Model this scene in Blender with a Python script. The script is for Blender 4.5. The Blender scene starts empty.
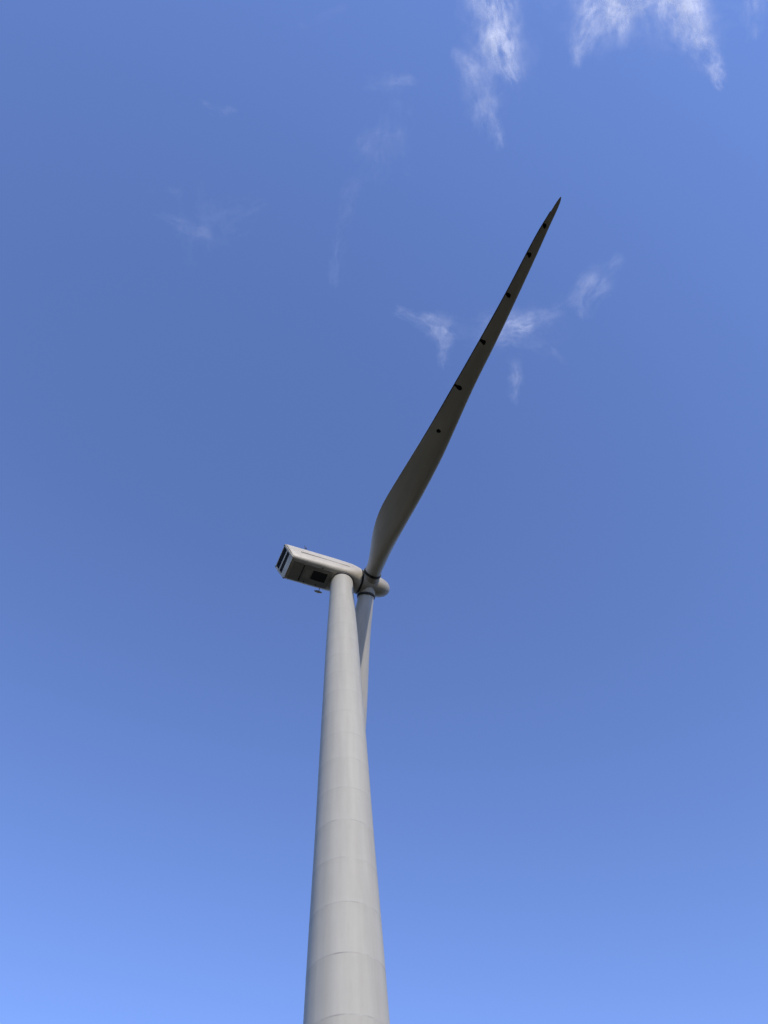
import bpy, bmesh, math, random
from mathutils import Vector, Matrix, noise

R = math.radians
scene = bpy.context.scene
random.seed(4)

# ------------------------------------------------------------------ camera
EYE = Vector((0.0, 0.0, 1.6))
cam_data = bpy.data.cameras.new("camera")
cam = bpy.data.objects.new("camera", cam_data)
scene.collection.objects.link(cam)
cam_data.sensor_fit = 'VERTICAL'
cam_data.sensor_height = 36.0
cam_data.lens = 26.02
cam_data.clip_start = 0.1
cam_data.clip_end = 120000.0
right = Vector((0.99824112, -0.01455714, -0.05746967))
up = Vector((0.01106568, -0.90659726, 0.42185182))
fwd = Vector((0.0582428, 0.42174577, 0.90484158))
m = Matrix((right, up, -fwd)).transposed().to_4x4()
m.translation = EYE
cam.matrix_world = m
scene.camera = cam

# ------------------------------------------------------------ sky and sun
SUN_EL, SUN_AZ = 28.5, 23.3            # azimuth: degrees right of straight behind the camera
sun_dir = Vector((math.sin(R(SUN_AZ)) * math.cos(R(SUN_EL)), -math.cos(R(SUN_AZ)) * math.cos(R(SUN_EL)), math.sin(R(SUN_EL))))
world = bpy.data.worlds.new("World")
scene.world = world
world.use_nodes = True
wn = world.node_tree
bg = wn.nodes['Background']
sky = wn.nodes.new('ShaderNodeTexSky')
sky.sky_type = 'NISHITA'
sky.sun_disc = False
sky.sun_elevation = R(SUN_EL)
sky.sun_rotation = math.atan2(sun_dir.x, sun_dir.y)
sky.altitude = 0.0
sky.air_density = 1.0
sky.dust_density = 0.1
sky.ozone_density = 6.0
wb = wn.nodes.new('ShaderNodeMix'); wb.data_type = 'RGBA'; wb.blend_type = 'MULTIPLY'
wb.inputs['Factor'].default_value = 1.0
wb.inputs['B'].default_value = (1.165, 0.99, 1.125, 1)          # the camera's white balance of this sky
wn.links.new(sky.outputs[0], wb.inputs['A'])
wn.links.new(wb.outputs['Result'], bg.inputs[0])
bg.inputs[1].default_value = 0.15

sun_data = bpy.data.lights.new("sun", 'SUN')
sun_data.energy = 2.2
sun_data.angle = R(0.53)
sun_data.color = (1.0, 0.90, 0.74)
sun = bpy.data.objects.new("sun", sun_data)
sun.rotation_euler = sun_dir.to_track_quat('Z', 'Y').to_euler()
sun.location = (0, 0, 200)
scene.collection.objects.link(sun)

scene.view_settings.view_transform = 'Standard'
scene.view_settings.look = 'None'
scene.view_settings.exposure = 0.69
scene.view_settings.gamma = 1.0
scene.view_settings.use_curve_mapping = False

# --------------------------------------------------------------- materials
def new_mat(name):
    mt = bpy.data.materials.new(name)
    mt.use_nodes = True
    return mt, mt.node_tree.nodes, mt.node_tree.links, mt.node_tree.nodes['Principled BSDF']

def paint(name, c1, c2, scale=(1, 1, 1), rough=0.45, detail=6, bump=0.0, lo=0.35, hi=0.7, spec=0.4, fine=0.12):
    """weathered paint: two stretched noises mix the clean and the dirty colour"""
    mt, n, l, b = new_mat(name)
    tc = n.new('ShaderNodeTexCoord')
    mp = n.new('ShaderNodeMapping'); mp.inputs['Scale'].default_value = scale
    l.new(tc.outputs['Object'], mp.inputs['Vector'])
    nz = n.new('ShaderNodeTexNoise'); nz.inputs['Scale'].default_value = 1.0
    nz.inputs['Detail'].default_value = detail; nz.inputs['Roughness'].default_value = 0.62
    l.new(mp.outputs[0], nz.inputs['Vector'])
    mr = n.new('ShaderNodeMapRange'); mr.inputs['From Min'].default_value = lo; mr.inputs['From Max'].default_value = hi
    l.new(nz.outputs[0], mr.inputs['Value'])
    n2 = n.new('ShaderNodeTexNoise'); n2.inputs['Scale'].default_value = 3.1; n2.inputs['Detail'].default_value = 8
    l.new(tc.outputs['Object'], n2.inputs['Vector'])
    ad = n.new('ShaderNodeMath'); ad.operation = 'MULTIPLY_ADD'
    ad.inputs[1].default_value = fine; l.new(n2.outputs[0], ad.inputs[0]); l.new(mr.outputs[0], ad.inputs[2])
    mx = n.new('ShaderNodeMix'); mx.data_type = 'RGBA'
    mx.inputs['A'].default_value = (*c1, 1); mx.inputs['B'].default_value = (*c2, 1)
    l.new(ad.outputs[0], mx.inputs['Factor'])
    l.new(mx.outputs['Result'], b.inputs['Base Color'])
    rr = n.new('ShaderNodeMapRange'); rr.inputs['To Min'].default_value = rough - .08; rr.inputs['To Max'].default_value = rough + .15
    l.new(n2.outputs[0], rr.inputs['Value']); l.new(rr.outputs[0], b.inputs['Roughness'])
    b.inputs['Specular IOR Level'].default_value = spec
    if bump:
        bp = n.new('ShaderNodeBump'); bp.inputs['Strength'].default_value = bump; bp.inputs['Distance'].default_value = 0.02
        l.new(n2.outputs[0], bp.inputs['Height']); l.new(bp.outputs[0], b.inputs['Normal'])
    return mt

M = {}
M['tower'] = paint('tower_paint', (.41, .397, .343), (.325, .312, .272), (1.3, 1.3, .09), .6, bump=.08, lo=.3, hi=.8, spec=.25)
M['seam'] = paint('seam_grime', (.25, .24, .215), (.355, .343, .30), (1.2, 1.2, 1.2), .6, lo=.3, hi=.6)
M['nacelle'] = paint('nacelle_paint', (.49, .465, .40), (.34, .31, .26), (.5, 1.6, 1.1), .45, lo=.35, hi=.8)
M['hub'] = paint('hub_paint', (.40, .375, .32), (.27, .245, .20), (.8, 1.4, 1.4), .45, lo=.35, hi=.75)
M['panel'] = paint('panel_paint', (.40, .38, .335), (.30, .285, .25), (1, 1, 1), .5)
M['floor_shade'] = paint('floor_shade_paint', (.23, .222, .20), (.31, .29, .255), (1, 2.5, 1), .55)  # darker tone puts the shade of the nacelle's underside into the colour
M['frame'] = paint('frame_paint', (.66, .60, .48), (.48, .43, .34), (1.4, 1.4, 1.4), .45)
M['blade'] = paint('blade_paint', (.47, .45, .40), (.36, .345, .305), (.9, .9, .16), .42, lo=.35, hi=.75)
M['black'] = paint('black_rubber', (.012, .012, .012), (.02, .02, .019), (3, 3, 3), .6)
M['mark'] = paint('mark_black', (.008, .008, .008), (.014, .013, .012), (3, 3, 3), .7, spec=.2)
M['dark'] = paint('dark_metal', (.03, .03, .031), (.045, .043, .04), (3, 3, 3), .55)
M['concrete'] = paint('concrete', (.36, .35, .33), (.26, .25, .23), (1, 1, 1), .9)

def ground_mat():
    mt, n, l, b = new_mat('grass_ground')
    tc = n.new('ShaderNodeTexCoord')
    n1 = n.new('ShaderNodeTexNoise'); n1.inputs['Scale'].default_value = .02; n1.inputs['Detail'].default_value = 10
    n2 = n.new('ShaderNodeTexNoise'); n2.inputs['Scale'].default_value = 2.5; n2.inputs['Detail'].default_value = 10
    l.new(tc.outputs['Object'], n1.inputs['Vector']); l.new(tc.outputs['Object'], n2.inputs['Vector'])
    r1 = n.new('ShaderNodeValToRGB')
    r1.color_ramp.elements[0].position = .3; r1.color_ramp.elements[0].color = (.046, .042, .024, 1)
    r1.color_ramp.elements[1].position = .75; r1.color_ramp.elements[1].color = (.076, .064, .042, 1)
    r2 = n.new('ShaderNodeValToRGB')
    r2.color_ramp.elements[0].color = (.5, .5, .5, 1); r2.color_ramp.elements[1].color = (1.2, 1.2, 1.1, 1)
    l.new(n1.outputs[0], r1.inputs[0]); l.new(n2.outputs[0], r2.inputs[0])
    mx = n.new('ShaderNodeMix'); mx.data_type = 'RGBA'; mx.blend_type = 'MULTIPLY'; mx.inputs['Factor'].default_value = 1
    l.new(r1.outputs[0], mx.inputs['A']); l.new(r2.outputs[0], mx.inputs['B'])
    l.new(mx.outputs['Result'], b.inputs['Base Color'])
    b.inputs['Roughness'].default_value = .95; b.inputs['Specular IOR Level'].default_value = .1
    return mt
M['ground'] = ground_mat()

def cloud_mat():
    mt = bpy.data.materials.new('cirrus_ice'); mt.use_nodes = True
    n, l = mt.node_tree.nodes, mt.node_tree.links
    n.clear()
    out = n.new('ShaderNodeOutputMaterial')
    at = n.new('ShaderNodeAttribute'); at.attribute_name = 'wisp'
    tc = n.new('ShaderNodeTexCoord')
    nz = n.new('ShaderNodeTexNoise'); nz.inputs['Scale'].default_value = .022; nz.inputs['Detail'].default_value = 6; nz.inputs['Roughness'].default_value = .65
    nz.inputs['Distortion'].default_value = .6
    mp = n.new('ShaderNodeMapping'); mp.inputs['Scale'].default_value = (1.0, .45, 1)
    l.new(tc.outputs['Object'], mp.inputs['Vector']); l.new(mp.outputs[0], nz.inputs['Vector'])
    mr = n.new('ShaderNodeMapRange'); mr.inputs['From Min'].default_value = .3; mr.inputs['From Max'].default_value = .72
    mr.inputs['To Min'].default_value = .68; mr.inputs['To Max'].default_value = 1.28
    l.new(nz.outputs[0], mr.inputs['Value'])
    mu = n.new('ShaderNodeMath'); mu.operation = 'MULTIPLY'; mu.use_clamp = True
    l.new(at.outputs['Fac'], mu.inputs[0]); l.new(mr.outputs[0], mu.inputs[1])
    tr = n.new('ShaderNodeBsdfTransparent')
    di = n.new('ShaderNodeBsdfDiffuse'); di.inputs[0].default_value = (.9, .9, .9, 1)
    tl = n.new('ShaderNodeBsdfTranslucent'); tl.inputs[0].default_value = (.9, .9, .9, 1)
    m1 = n.new('ShaderNodeMixShader'); m1.inputs[0].default_value = .8
    l.new(di.outputs[0], m1.inputs[1]); l.new(tl.outputs[0], m1.inputs[2])
    m2 = n.new('ShaderNodeMixShader')
    l.new(mu.outputs[0], m2.inputs[0]); l.new(tr.outputs[0], m2.inputs[1]); l.new(m1.outputs[0], m2.inputs[2])
    l.new(m2.outputs[0], out.inputs['Surface'])
    return mt
M['cloud'] = cloud_mat()

# ----------------------------------------------------------------- helpers
def obj(name, bm, mats, parent=None, smooth=40, recalc=True):
    if recalc:
        bmesh.ops.recalc_face_normals(bm, faces=bm.faces)
    me = bpy.data.meshes.new(name)
    bm.to_mesh(me); bm.free()
    for mt in (mats if isinstance(mats, (list, tuple)) else [mats]):
        me.materials.append(mt)
    if smooth:
        for p in me.polygons:
            p.use_smooth = True
        me.set_sharp_from_angle(angle=R(smooth))
    o = bpy.data.objects.new(name, me)
    scene.collection.objects.link(o)
    if parent:
        o.parent = parent
    return o

def loft(bm, rings, cap0=True, cap1=True, mat=None):
    """skin a list of equally long closed loops of points"""
    vs = [[bm.verts.new(p) for p in r] for r in rings]
    k = len(vs[0])
    for i in range(len(vs) - 1):
        for j in range(k):
            f = bm.faces.new((vs[i][j], vs[i][(j + 1) % k], vs[i + 1][(j + 1) % k], vs[i + 1][j]))
            if mat:
                f.material_index = mat(i)
    if cap0:
        bm.faces.new(vs[0][::-1])
    if cap1:
        bm.faces.new(vs[-1])
    return vs

def lathe(bm, prof, seg=48, origin=(0, 0, 0), axis='Z', cap0=True, cap1=True, mat=None):
    """profile of (radius, height) turned about an axis"""
    ox, oy, oz = origin
    rings = []
    for r, h in prof:
        ring = []
        for j in range(seg):
            a = 2 * math.pi * j / seg
            c, s = r * math.cos(a), r * math.sin(a)
            if axis == 'Z':
                ring.append((ox + c, oy + s, oz + h))
            else:
                ring.append((ox + h, oy + c, oz + s))
        rings.append(ring)
    return loft(bm, rings, cap0, cap1, mat)

def box(bm, x0, x1, y0, y1, z0, z1, bev=0.0):
    r = bmesh.ops.create_cube(bm, size=1)
    vs = r['verts']
    for v in vs:
        v.co = Vector((x0 + (v.co.x + .5) * (x1 - x0), y0 + (v.co.y + .5) * (y1 - y0), z0 + (v.co.z + .5) * (z1 - z0)))
    if bev:
        es = list({e for v in vs for e in v.link_edges})
        bmesh.ops.bevel(bm, geom=es, offset=bev, segments=2, affect='EDGES')
    return vs

def tube(bm, pts, rad, seg=10):
    pts = [Vector(p) for p in pts]
    rings = []
    for i, p in enumerate(pts):
        d = (pts[min(i + 1, len(pts) - 1)] - pts[max(i - 1, 0)]).normalized()
        a = d.orthogonal().normalized(); b = d.cross(a)
        rr = rad[i] if isinstance(rad, (list, tuple)) else rad
        rings.append([p + (a * math.cos(t) + b * math.sin(t)) * rr for t in (2 * math.pi * j / seg for j in range(seg))])
    loft(bm, rings)

def interp(tab, x):
    """smooth (monotone cubic-ish) table lookup"""
    if x <= tab[0][0]: return tab[0][1]
    if x >= tab[-1][0]: return tab[-1][1]
    n = len(tab)
    for i in range(n - 1):
        x0, y0 = tab[i]; x1, y1 = tab[i + 1]
        if x0 <= x <= x1:
            def slope(k):
                if k == 0: return (tab[1][1] - tab[0][1]) / (tab[1][0] - tab[0][0])
                if k == n - 1: return (tab[-1][1] - tab[-2][1]) / (tab[-1][0] - tab[-2][0])
                return (tab[k + 1][1] - tab[k - 1][1]) / (tab[k + 1][0] - tab[k - 1][0])
            h = x1 - x0; t = (x - x0) / h
            return ((2*t**3 - 3*t**2 + 1) * y0 + (t**3 - 2*t**2 + t) * h * slope(i) + (-2*t**3 + 3*t**2) * y1 + (t**3 - t**2) * h * slope(i + 1))

# ------------------------------------------------------------- the setting
bm = bmesh.new()
S = 60000.0
for k in range(64):
    a = 2 * math.pi * k / 64
    bm.verts.new((S * math.cos(a), S * math.sin(a), 0))
bm.faces.new(bm.verts)
g = obj('ground', bm, M['ground'], smooth=0)
g['kind'] = 'structure'

# ------------------------------------------------------------ the turbine
TOWER_X, TOWER_Y = 0.0, 36.0
turbine = bpy.data.objects.new('wind_turbine', None)
scene.collection.objects.link(turbine)
turbine.location = (TOWER_X, TOWER_Y, 0)
turbine['label'] = 'tall grey wind turbine with one blade raised dark against the blue sky'
turbine['category'] = 'wind turbine'

TOP = 61.3 + EYE.z                                  # height of the nacelle's floor over the tower axis
RAD = [(0, 2.50), (12, 2.23), (22.8, 2.00), (26.2, 1.93), (29.0, 1.86), (33.1, 1.755), (39.6, 1.63),
       (45.8, 1.50), (53.5, 1.33), (61.2, 1.10), (TOP + .3, 1.08)]
SEAMS = [3.2, 6.3, 9.4, 12.5, 15.7, 18.85, 21.96, 24.85, 27.61, 30.37, 33.03, 35.54, 38.14, 40.53, 42.83, 45.1, 47.4,
         49.7, 52.0, 54.3, 56.6, 58.9]
hs = set([0, TOP + .25])
for s in SEAMS:
    hs.update((s - .09, s - (.036 if s < 35 else .02), s + (.036 if s < 35 else .02), s + .09))
h = 0.0
while h < TOP:
    if all(abs(h - s) > .3 for s in SEAMS): hs.add(h)
    h += 1.0
hs = sorted(hs)
prof, isseam = [], []
for h in hs:
    near = any(abs(h - s) < .06 for s in SEAMS)
    prof.append((interp(RAD, h) + (.006 if near else 0), h))
    isseam.append(near)
bm = bmesh.new()
lathe(bm, prof, seg=96, mat=lambda i: 1 if (isseam[i] and isseam[i + 1]) else 0)
tower = obj('tower', bm, [M['tower'], M['seam']], turbine, smooth=30)
bm = bmesh.new()
lathe(bm, [(2.62, 0.004), (2.62, .14), (2.50, .2), (2.3, .2)], seg=96, cap0=True, cap1=True)
obj('base_flange', bm, M['concrete'], tower)

# the nacelle's own axes: x along the rotor axis, y across (away from the camera), z up
YAW, TILT = R(23.0), R(5.5)
n_ = Vector((math.cos(YAW) * math.cos(TILT), math.sin(YAW) * math.cos(TILT), math.sin(TILT)))
w_ = Vector((-math.sin(YAW), math.cos(YAW), 0))
u_ = n_.cross(w_)
def frame(x, y, z, t):
    mm = Matrix((x, y, z)).transposed().to_4x4(); mm.translation = t
    return mm

bm = bmesh.new()
lathe(bm, [(1.085, -.13), (1.16, -.13), (1.17, -.02), (1.19, .12)], seg=72)
yaw = obj('yaw_collar', bm, M['black'], turbine)
yaw.location = (0, 0, TOP + .05)

def section(x, a, zb, zt, e, k=72, shear=0.0):
    c, hh = (zb + zt) / 2, (zt - zb) / 2
    pts = []
    for j in range(k):
        t = 2 * math.pi * (j + .5) / k
        ct, st = math.cos(t), math.sin(t)
        y = a * math.copysign(abs(ct) ** (2 / e), ct)
        z = c + hh * math.copysign(abs(st) ** (2 / e), st)
        y *= 1.0 - .09 * (1 - (z - zb) / (zt - zb)) * min(1, max(0, (1.4 - x) / 1.0))      # walls lean out a little towards the roof
        pts.append((x - shear * (z - zb), y + .09 * min(1, max(0, (1.9 - x) / 1.5)), z))
    return pts
SEC = [  # x, half width, floor, roof, squareness, slant of the rear
    (-5.30, 1.44, .04, 1.97, 6, .42), (-5.26, 1.47, .015, 2.0, 6, .42), (-5.18, 1.49, 0, 2.02, 6, .40), (-4.6, 1.50, 0, 2.04, 5.8, .30), (-3.6, 1.52, 0, 2.06, 5.5, .12),
    (-2.4, 1.54, 0, 2.1, 5, .0), (-1.0, 1.55, 0, 2.15, 4.5, 0), (.2, 1.54, -.01, 2.22, 3.9, 0), (.8, 1.49, -.02, 2.32, 3.3, 0),
    (1.3, 1.38, -.03, 2.42, 2.6, 0), (1.7, 1.29, -.04, 2.5, 2.15, 0), (1.78, 1.24, .0, 2.46, 2.1, 0)]
bm = bmesh.new()
loft(bm, [section(*s[:5], shear=s[5]) for s in SEC])
nacelle = obj('nacelle', bm, M['nacelle'], turbine, smooth=35)
nacelle.matrix_local = frame(n_, w_, u_, Vector((0, 0, TOP)))

# rear wall: face plane x = -5.30 - .42 z ; local helper puts (out, y, z along slope)
REAR = Vector((-.42, 0, 1)).normalized()
ROUT = Vector((-1, 0, -.42)).normalized()
def rear_pt(o, y, z):
    return Vector((-5.30, 0, .03)) + ROUT * o + Vector((0, y, 0)) + REAR * z
def rear_box(bm, o0, o1, y0, y1, z0, z1, bev=0):
    vs = box(bm, o0, o1, y0, y1, z0, z1, bev)
    return vs
def rear_obj(name, bm, mt, parent):
    o = obj(name, bm, mt, parent, smooth=30)
    o.matrix_local = frame(ROUT, Vector((0, -1, 0)), REAR, Vector((-5.30, .09, .03)))
    return o
bm = bmesh.new()
for (y0, y1, z0, z1) in [(-1.28, 1.28, .02, .70), (-1.32, 1.32, 1.16, 1.34), (-1.36, 1.36, 1.94, 2.03),
                         (-1.30, -1.12, .70, 1.16), (1.12, 1.30, .70, 1.16), (-1.34, -1.12, 1.34, 1.94), (1.12, 1.34, 1.34, 1.94)]:
    box(bm, .004, .07, y0, y1, z0, z1, .015)
frame_o = rear_obj('rear_frame', bm, M['frame'], nacelle)
for z0, z1 in ((.71, 1.15), (1.35, 1.93)):
    bm = bmesh.new()
    box(bm, .004, .012, -1.11, 1.11, z0, z1)
    k = int((z1 - z0) / .11)
    for i in range(k):
        z = z0 + (i + .5) * (z1 - z0) / k
        vs = box(bm, .014, .05, -1.10, 1.10, z - .012, z + .012)
        for v in vs: v.co.z -= (v.co.x - .03) * .9
    rear_obj('vent_grille', bm, M['dark'], nacelle)
for y in (-1.21, 1.21):
    for z in (.14, 1.985):
        bm = bmesh.new()
        lathe(bm, [(.05, 0), (.05, .05), (.02, .07)], seg=12, axis='X', origin=(.07, y, z))
        obj('corner_bolt', bm, M['dark'], frame_o)

def floor_part(name, x0, x1, y0, y1, z0, z1, mt, bev=.01, parent=None):
    bm = bmesh.new(); box(bm, x0, x1, y0, y1, z0, z1, bev)
    return obj(name, bm, mt, parent or nacelle, smooth=30)
hatch = floor_part('floor_hatch', -3.05, -1.60, -.48, .55, -.03, .04, M['black'])
bm = bmesh.new()
for a in ((-3.12, -3.055, -.55, .62), (-1.595, -1.53, -.55, .62), (-3.055, -1.595, -.55, -.485), (-3.055, -1.595, .555, .62)):
    box(bm, *a, -.045, .03, .008)
obj('hatch_rim', bm, M['panel'], hatch, smooth=30)
floor_part('access_panel', -3.80, -3.18, -.38, .60, -.028, .03, M['panel'])
floor_part('floor_shade_plate', -5.08, -4.10, -.86, 1.12, -.012, .05, M['floor_shade'], .004)
floor_part('floor_shade_plate', -3.95, -1.2, -.86, 1.12, -.012, .05, M['floor_shade'], .004)  # plates added over the floor so its painted shade reads darker
for x, y in ((-3.5, 1.0), (-2.3, 1.0), (-2.3, -.95)):
    bm = bmesh.new()
    lathe(bm, [(.07, .03), (.07, -.02), (.03, -.03)], seg=14, origin=(x, y, 0))
    obj('drain_plug', bm, M['dark'], nacelle)
floor_part('floor_seam', -4.08, -3.97, -.72, 1.1, -.012, .03, M['black'], .003)
floor_part('floor_seam', -5.1, -4.2, -.012, .012, -.008, .03, M['dark'], .003)
for sx in (-1, 1):
    bm = bmesh.new()
    box(bm, -4.6, .4, .09 + sx * 1.482 - .02, .09 + sx * 1.482 + .02, 1.06, 1.085, .005)
    obj('side_seam', bm, M['panel'], nacelle, smooth=30)
# hooded vent on the far wall, wind sensor on the roof
bm = bmesh.new()
rings = []
for i in range(9):
    t = i / 8
    x = -2.15 + .8 * t; s = math.sin(math.pi * min(max(t, .04), .96)) ** .6
    rings.append([(x, 1.66 + .15 * s * math.cos(a), .04 + .05 * s * math.sin(a)) for a in (2 * math.pi * j / 20 for j in range(20))])
loft(bm, rings)
tube(bm, [(-1.7, 1.3, .25), (-1.7, 1.62, .05)], .03)
obj('vent_hood', bm, M['frame'], nacelle)
bm = bmesh.new()
tube(bm, [(-3.95, -.95, 1.9), (-3.95, -.95, 3.35)], .03)
tube(bm, [(-3.95, -1.2, 2.35), (-3.95, -.7, 2.35)], .02)
mast = obj('sensor_mast', bm, M['dark'], nacelle)
for part, dy in (('anemometer', -1.2), ('wind_vane', -.7)):
    bm = bmesh.new()
    lathe(bm, [(.02, 0), (.06, .03), (.06, .12), (.02, .16)] if part == 'anemometer' else [(.02, 0), (.03, .05), (.1, .1), (.02, .2)], seg=14, origin=(-3.95, dy, 2.36))
    obj(part, bm, M['dark'], mast)
bm = bmesh.new()
lathe(bm, [(.2, 0), (.2, .06), (.1, .1)], seg=16, origin=(-3.95, -.95, 2.0))
obj('mast_foot', bm, M['dark'], mast)

# ------------------------------------------------------------------ rotor
HUB = Vector((0, 0, 62.527 + EYE.z)) + n_ * 2.704
HUB_X = 2.704
hub = None
bm = bmesh.new()
lathe(bm, [(1.02, -.82), (1.22, -.81), (1.25, -.76), (1.24, -.5), (1.17, -.1), (1.10, .4), (1.06, .8), (1.0, 1.2), (.90, 1.6), (.72, 1.98), (.5, 2.22), (.25, 2.36), (.08, 2.4)],
      seg=72, axis='X')
hub = obj('hub', bm, M['hub'], turbine, smooth=40)
hub.matrix_local = frame(n_, w_, u_, HUB)
bm = bmesh.new()
lathe(bm, [(.9, -.94), (1.2, -.94), (1.2, -.80), (.9, -.80)], seg=64, axis='X')
obj('gap_seal', bm, M['black'], hub)

TH = R(91.1)
LE = [(1.2, .78), (3, .70), (5, .68), (8, .80), (11, .93), (15, .97), (18, .84), (22, .66), (26, .63), (30, .52), (34, .36), (36, .25), (37, .215), (37.6, .18), (38.0, .12), (38.28, .02)]
TE = [(1.2, -.78), (2.2, -.86), (3.5, -1.20), (5, -1.64), (6.5, -1.94), (8, -2.06), (9.5, -2.01), (11, -1.89), (15, -1.53), (18, -1.26), (22, -.98), (26, -.74),
      (30, -.54), (34, -.45), (35.5, -.38), (36.6, -.27), (37.6, -.17), (38.0, -.11), (38.28, -.04)]
THK = [(1.2, 1.0), (3, .88), (5, .62), (7, .42), (10, .29), (15, .23), (22, .19), (30, .16), (38.3, .14)]
TW = [(1.2, -15), (8, -13), (15, -8), (25, -3), (38.3, 0)]
def blade_pt(r, t, off=0.0):
    """point of the section at span r: t in 0..2pi, t=0 leading edge, pi trailing edge, y<0 for t>pi"""
    le, te = interp(LE, r), interp(TE, r)
    ch = le - te
    xc = (1 + math.cos(t)) / 2                       # 1 leading edge .. 0 trailing edge
    s = 1 - xc
    tk = interp(THK, r)
    air = 5 * tk * (.2969 * math.sqrt(max(s, 0)) - .126 * s - .3516 * s * s + .2843 * s**3 - .1036 * s**4) * ch
    circ = math.sin(t) * ch / 2
    bl = min(max((r - 2.0) / 6.0, 0), 1); bl = bl * bl * (3 - 2 * bl)
    sg = 1 if t <= math.pi else -1
    y = (1 - bl) * circ * min(tk * 1.15, 1) + bl * sg * air + bl * .025 * ch * 4 * s * (1 - s)
    y += sg * .006
    x = te + ch * xc
    a = R(interp(TW, r))
    y += sg * off
    return Vector((x * math.cos(a) - y * math.sin(a), x * math.sin(a) + y * math.cos(a), r))

MARKS = [(17.08, -.40, 0), (21.31, -.40, 1), (25.67, -.35, 1), (29.93, -.22, 1), (33.41, -.2, 1), (35.82, -.16, 1)]
def make_blade(direction):
    bz = direction.normalized(); bx = n_; by = bz.cross(bx).normalized(); bx = by.cross(bz)
    bm = bmesh.new()
    spans = [1.25, 1.6, 2.0, 2.5] + [3 + .5 * i for i in range(68)] + [36.8, 37.2, 37.5, 37.8, 38.0, 38.15, 38.25]
    rings = [[blade_pt(r, 2 * math.pi * (j + .5) / 44) for j in range(44)] for r in spans]
    loft(bm, rings)
    b = obj('blade', bm, M['blade'], turbine, smooth=50)
    b.matrix_local = frame(bx, by, bz, HUB)
    bm = bmesh.new()
    lathe(bm, [(.80, 1.26), (.87, 1.26), (.89, 1.36), (.87, 1.49), (.775, 1.49)], seg=56)
    obj('root_ring', bm, M['black'], b)
    bm = bmesh.new()
    lathe(bm, [(.90, .55), (.875, .9), (.855, 1.26), (.6, 1.26)], seg=56, cap0=True, cap1=True)
    obj('blade_socket', bm, M['hub'], b)
    for r, xe, tail in MARKS:                            # black marks on the lower face, each with a tail to the trailing edge
        bm = bmesh.new()
        le, te = interp(LE, r), interp(TE, r)
        def at_x(rr, x):
            l2, t2 = interp(LE, rr), interp(TE, rr)
            xc = min(max((x - t2) / (l2 - t2), 0.0), 1)
            t = 2 * math.pi - math.acos(2 * xc - 1)
            return blade_pt(rr, t, .004)
        x0 = te + .03 if tail else xe - .26
        nx = 18
        rows = []
        for i in range(nx + 1):
            f = i / nx
            x = x0 + (xe + .16 - x0) * f
            e = max(0.0, (f - .8) / .2) if tail else abs(2 * f - 1)
            wd = (.085 + .10 * min(f / .6, 1)) * math.sqrt(max(0, 1 - e * e)) if tail else .17 * math.sqrt(max(0, 1 - e * e))
            wd = max(wd, .012) * (1 + .12 * math.sin(9 * f + r))
            rows.append([bm.verts.new(at_x(r + wd * q + .10 * (1 - f) * tail, x)) for q in (-1, -.5, 0, .5, 1)])
        for i in range(nx):
            for q in range(4):
                bm.faces.new((rows[i][q], rows[i + 1][q], rows[i + 1][q + 1], rows[i][q + 1]))
        bmesh.ops.solidify(bm, geom=bm.faces, thickness=.004)
        obj('black_mark', bm, M['mark'], b)
    bm = bmesh.new()                                     # dark strip along the thin trailing edge
    rings = []
    for r in [15.5 + .5 * i for i in range(44)]:
        p = blade_pt(r, math.pi); q = blade_pt(r, math.pi + .25, .003); q2 = blade_pt(r, math.pi - .25, .003)
        d = (p - (q + q2) / 2).normalized()
        rings.append([q, p + d * .05 * min(1, (r - 15.4) / 5), q2, (q + q2) / 2 - d * .01])
    loft(bm, rings)
    obj('trailing_strip', bm, M['mark'], b)
    return b
for k, cone in ((0, 0), (1, 1.9), (2, 1.2)):
    a = TH + k * 2 * math.pi / 3 * 1
    d = u_ * math.cos(a) - w_ * math.sin(a)
    d = d * math.cos(R(cone)) + n_ * math.sin(R(cone))
    make_blade(d)

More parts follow.
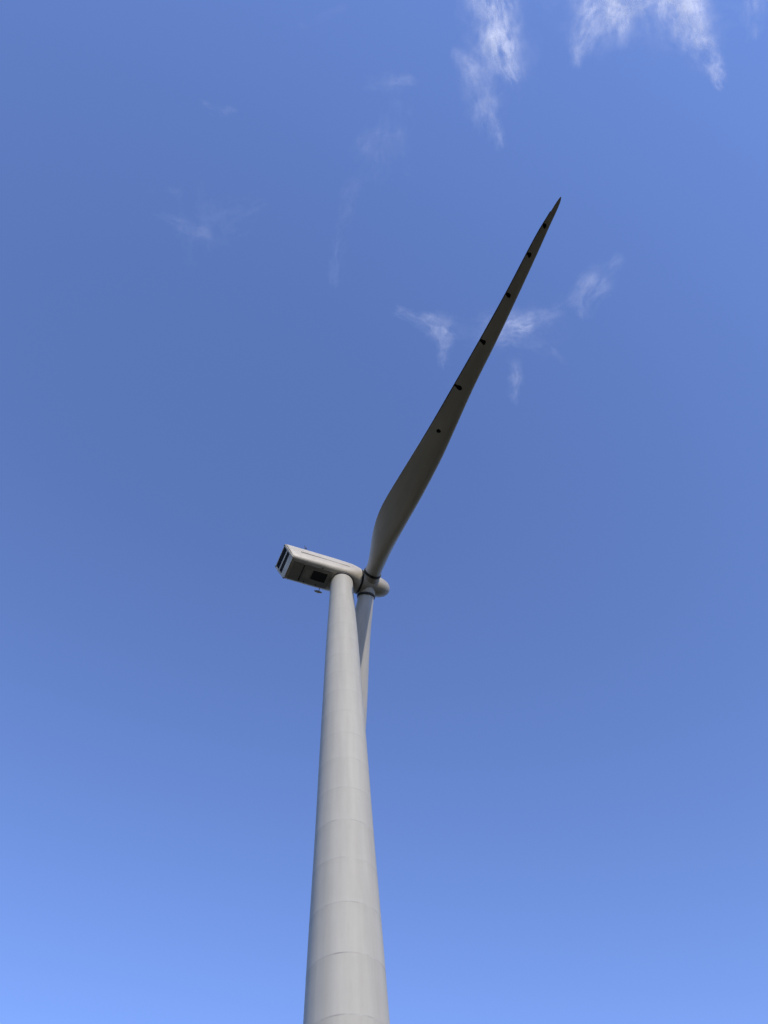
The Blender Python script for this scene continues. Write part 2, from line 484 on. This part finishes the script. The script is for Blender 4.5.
# ------------------------------------------------------------------ clouds
ALT = 7000.0
CLOUD_GAIN = .5
CIRRUS = [
  ('brightest ragged wisp of cloud, trailing down from the top edge, left of the forked cloud', [
    ([(1203, -1483, 119), (1238, -1223, 113), (1278, -1022, 107), (1338, -885, 75)], 0.88),
    ([(1332, -968, 66), (1389, -872, 75), (1436, -803, 66), (1486, -719, 42)], 0.748),
    ([(1389, -1160, 73), (1464, -957, 66), (1543, -819, 50)], 0.308),
    ([(1197, -1020, 24), (1116, -1004, 16)], 0.44),
    ([(1219, -938, 29), (1140, -902, 16)], 0.528),
    ([(970, -849, 25), (1047, -809, 41), (1142, -740, 66)], 0.317),
    ([(1097, -796, 66), (1156, -655, 92), (1210, -488, 76), (1237, -340, 43)], 0.299),
    ([(1189, -670, 100), (1299, -541, 67)], 0.22),
    ([(1266, -526, 51), (1336, -394, 34), (1410, -321, 30), (1419, -214, 22)], 0.317),
    ([(1300, -1158, 275), (1394, -816, 282), (1294, -379, 172)], 0.114),
  ]),
  ('wide white cirrus cloud at the top edge, forking into two ragged legs right of centre', [
    ([(2142, -1540, 208), (2168, -1246, 164), (2089, -1109, 107), (2010, -955, 66), (1985, -828, 33)], 0.558),
    ([(2366, -1546, 128), (2364, -1250, 107), (2350, -1128, 83), (2357, -1032, 50)], 0.594),
    ([(2098, -1284, 113), (2487, -1253, 82), (2849, -1303, 115)], 0.558),
    ([(2287, -1222, 131), (2192, -1084, 115), (2143, -958, 75)], 0.27),
    ([(2660, -1521, 203), (2758, -1260, 172), (2902, -1114, 126), (3039, -978, 84), (3161, -839, 52), (3278, -697, 22)], 0.594),
    ([(2749, -1393, 148), (2870, -1195, 125), (3002, -1033, 84)], 0.45),
    ([(2873, -1263, 116), (3008, -1089, 92), (3121, -952, 50)], 0.18),
    ([(1940, -1372, 368), (2457, -1185, 328), (3036, -1199, 332)], 0.117),
  ]),
  ('small faint streak of cloud in the top right corner of the sky', [
    ([(3349, -1540, 74), (3411, -1276, 66), (3455, -1127, 50), (3464, -1016, 26)], 0.336),
  ]),
  ('thin triangular wisp of cloud on the left side of the raised blade', [
    ([(569, 1195, 37), (721, 1268, 56), (893, 1332, 85)], 0.266),
    ([(853, 1286, 66), (951, 1359, 85), (1031, 1453, 77)], 0.294),
    ([(961, 1378, 76), (1006, 1519, 67), (1005, 1701, 39)], 0.294),
    ([(1046, 1378, 76), (1238, 1405, 67), (1419, 1265, 57)], 0.14),
  ]),
  ('small bright puff of cloud touching the right side of the raised blade', [
    ([(1581, 1385, 77), (1684, 1357, 77), (1787, 1338, 58)], 0.56),
    ([(1527, 1423, 115), (1755, 1301, 115), (2038, 1262, 67)], 0.2),
    ([(1438, 1518, 77), (1587, 1451, 77)], 0.2),
    ([(1707, 1720, 39), (1741, 1878, 59), (1726, 2039, 40)], 0.256),
    ([(1796, 1422, 58), (2004, 1565, 49), (2155, 1681, 39)], 0.128),
    ([(1284, 1377, 247), (1719, 1422, 269), (2094, 1327, 211)], 0.096),
  ]),
  ('pale slanting wisp of cloud alone in the blue to the right of the blade', [
    ([(2609, 771, 47), (2474, 878, 85), (2357, 986, 94)], 0.21),
    ([(2353, 959, 95), (2295, 1095, 76), (2322, 1224, 38)], 0.28),
    ([(2549, 1003, 48), (2431, 1113, 58), (2365, 1187, 48)], 0.154),
    ([(2283, 1005, 38), (2143, 1096, 38), (2056, 1170, 29)], 0.14),
  ]),
  ('faint curved wisp of cloud, lowest and widest on the left side of the sky', [
    ([(-1571, 408, 26), (-1456, 455, 34), (-1324, 511, 43), (-1162, 534, 44)], 0.187),
    ([(-1246, 502, 122), (-937, 417, 174), (-714, 309, 120)], 0.108),
    ([(-1601, 225, 26), (-1364, 222, 26)], 0.094),
    ([(-1260, 197, 204), (-1200, 477, 224), (-1314, 769, 176)], 0.072),
  ]),
  ('tiny faint dash of cloud, smallest of the wisps left of the blade', [
    ([(-1085, -453, 20), (-1023, -418, 29), (-959, -405, 25), (-861, -407, 21)], 0.216),
  ]),
  ('faint cloud with a row of small tufts, between the tiny dash and brightest wisp', [
    ([(270, -637, 41), (377, -639, 50), (460, -634, 49), (550, -657, 58), (617, -644, 41)], 0.18),
    ([(510, -584, 116), (532, -365, 118), (555, -139, 102)], 0.094),
  ]),
  ('pale smudge of cloud with soft vertical streaks, below the tufted puff', [
    ([(180, -118, 51), (281, -211, 68), (417, -229, 76), (535, -246, 43)], 0.137),
    ([(382, -251, 170), (351, -21, 172), (214, 138, 113)], 0.115),
    ([(553, -216, 60), (592, -24, 60), (646, 45, 44)], 0.072),
  ]),
  ('barely visible upright streak of cloud, directly below the pale smudge with vertical streaks', [
    ([(128, 139, 77), (57, 357, 70), (20, 572, 62), (-9, 741, 63), (-30, 949, 55)], 0.137),
  ]),
  ('thin slanting streak of cloud by the top edge, left of the tufted puff', [
    ([(22, -1167, 40), (-42, -1126, 40), (-154, -1056, 32), (-266, -1014, 24)], 0.122),
    ([(78, -1195, 78), (354, -1175, 79)], 0.036),
  ]),
]

def seg_dist(p, pts):
    """distance to a polyline, local half width, end fade, along and across coordinates"""
    best = None; acc = 0
    for i in range(len(pts) - 1):
        a = Vector(pts[i][:2]); b = Vector(pts[i + 1][:2]); d = b - a; L = d.length
        t = (p - a).dot(d) / (L * L)
        tc = min(max(t, 0), 1)
        q = a + d * tc
        dist = (p - q).length
        w = pts[i][2] + (pts[i + 1][2] - pts[i][2]) * tc
        if best is None or dist / w < best[0]:
            nrm = Vector((-d.y, d.x)) / L
            best = (dist / w, acc + L * tc, (p - a).dot(nrm))
        acc += L
    return best
def density(p, strokes, z, seed):
    q = Vector((p.x, p.y, z + seed))
    w1 = noise.noise_vector(q / 260.0); w2 = noise.noise_vector(q / 75.0 + Vector((7, 3, seed))); w3 = noise.noise_vector(q / 28.0)
    pw = Vector((p.x + 38 * w1.x + 26 * w2.x + 10 * w3.x, p.y + 38 * w1.y + 26 * w2.y + 10 * w3.y))
    tot = 0
    for pts, s in strokes:
        d, al, ac = seg_dist(pw, pts)
        if d > 3.0: continue
        g = math.exp(-d * d * .7)
        fib = noise.fractal(Vector((al / 260.0, ac / 30.0, z / 90.0 + seed)), 1.0, 2.1, 5)
        rid = 1 - abs(noise.noise(Vector((al / 170.0 + .5 * w2.x, ac / 44.0 + .6 * w2.y, z / 120.0 + seed + 31)))) * 2.6
        lump = noise.fractal(Vector((pw.x / 120.0, pw.y / 120.0, z / 90.0 + seed + 9)), 1.05, 2.1, 5)
        tex = .33 + .58 * fib + .56 * lump + .44 * max(0, rid)
        tot += s ** 1.4 * g * max(0.0, tex) ** 1.3
    return tot
for ci, (label, strokes) in enumerate(CIRRUS):
    xs = [q[0] for s in strokes for q in s[0]]; ys = [q[1] for s in strokes for q in s[0]]; ws = max(q[2] for s in strokes for q in s[0])
    x0, x1, y0, y1 = min(xs) - 2.6 * ws - 60, max(xs) + 2.6 * ws + 60, min(ys) - 2.6 * ws - 60, max(ys) + 2.6 * ws + 60
    cx, cy = (x0 + x1) / 2, (y0 + y1) / 2
    step = 10.0
    nx, ny = int((x1 - x0) / step) + 1, int((y1 - y0) / step) + 1
    bm = bmesh.new()
    lay = bm.verts.layers.float.new('wisp')
    NL = 3
    for li in range(NL):
        z = li * 55.0
        grid = {}
        for i in range(nx):
            for j in range(ny):
                p = Vector((x0 + i * step, y0 + j * step))
                dn = density(p, strokes, z, ci * 17.3 + 5.1)
                grid[i, j] = (p, max(0, dn - .012))
        vmap = {}
        for i in range(nx - 1):
            for j in range(ny - 1):
                ks = [(i, j), (i + 1, j), (i + 1, j + 1), (i, j + 1)]
                if max(grid[k][1] for k in ks) < .01: continue
                fv = []
                for k in ks:
                    if k not in vmap:
                        p, dn = grid[k]
                        wob = 40 * noise.noise(Vector((p.x / 200, p.y / 200, z + ci)))
                        v = bm.verts.new((p.x - cx, p.y - cy, z + wob)); v[lay] = min(.9, dn * CLOUD_GAIN)
                        vmap[k] = v
                    fv.append(vmap[k])
                bm.faces.new(fv)
    o = obj('cirrus_cloud', bm, M['cloud'], None, smooth=180, recalc=False)
    o.location = (cx, cy, ALT)
    o['label'] = label; o['category'] = 'cloud'; o['group'] = 'wispy cirrus clouds in the blue sky'
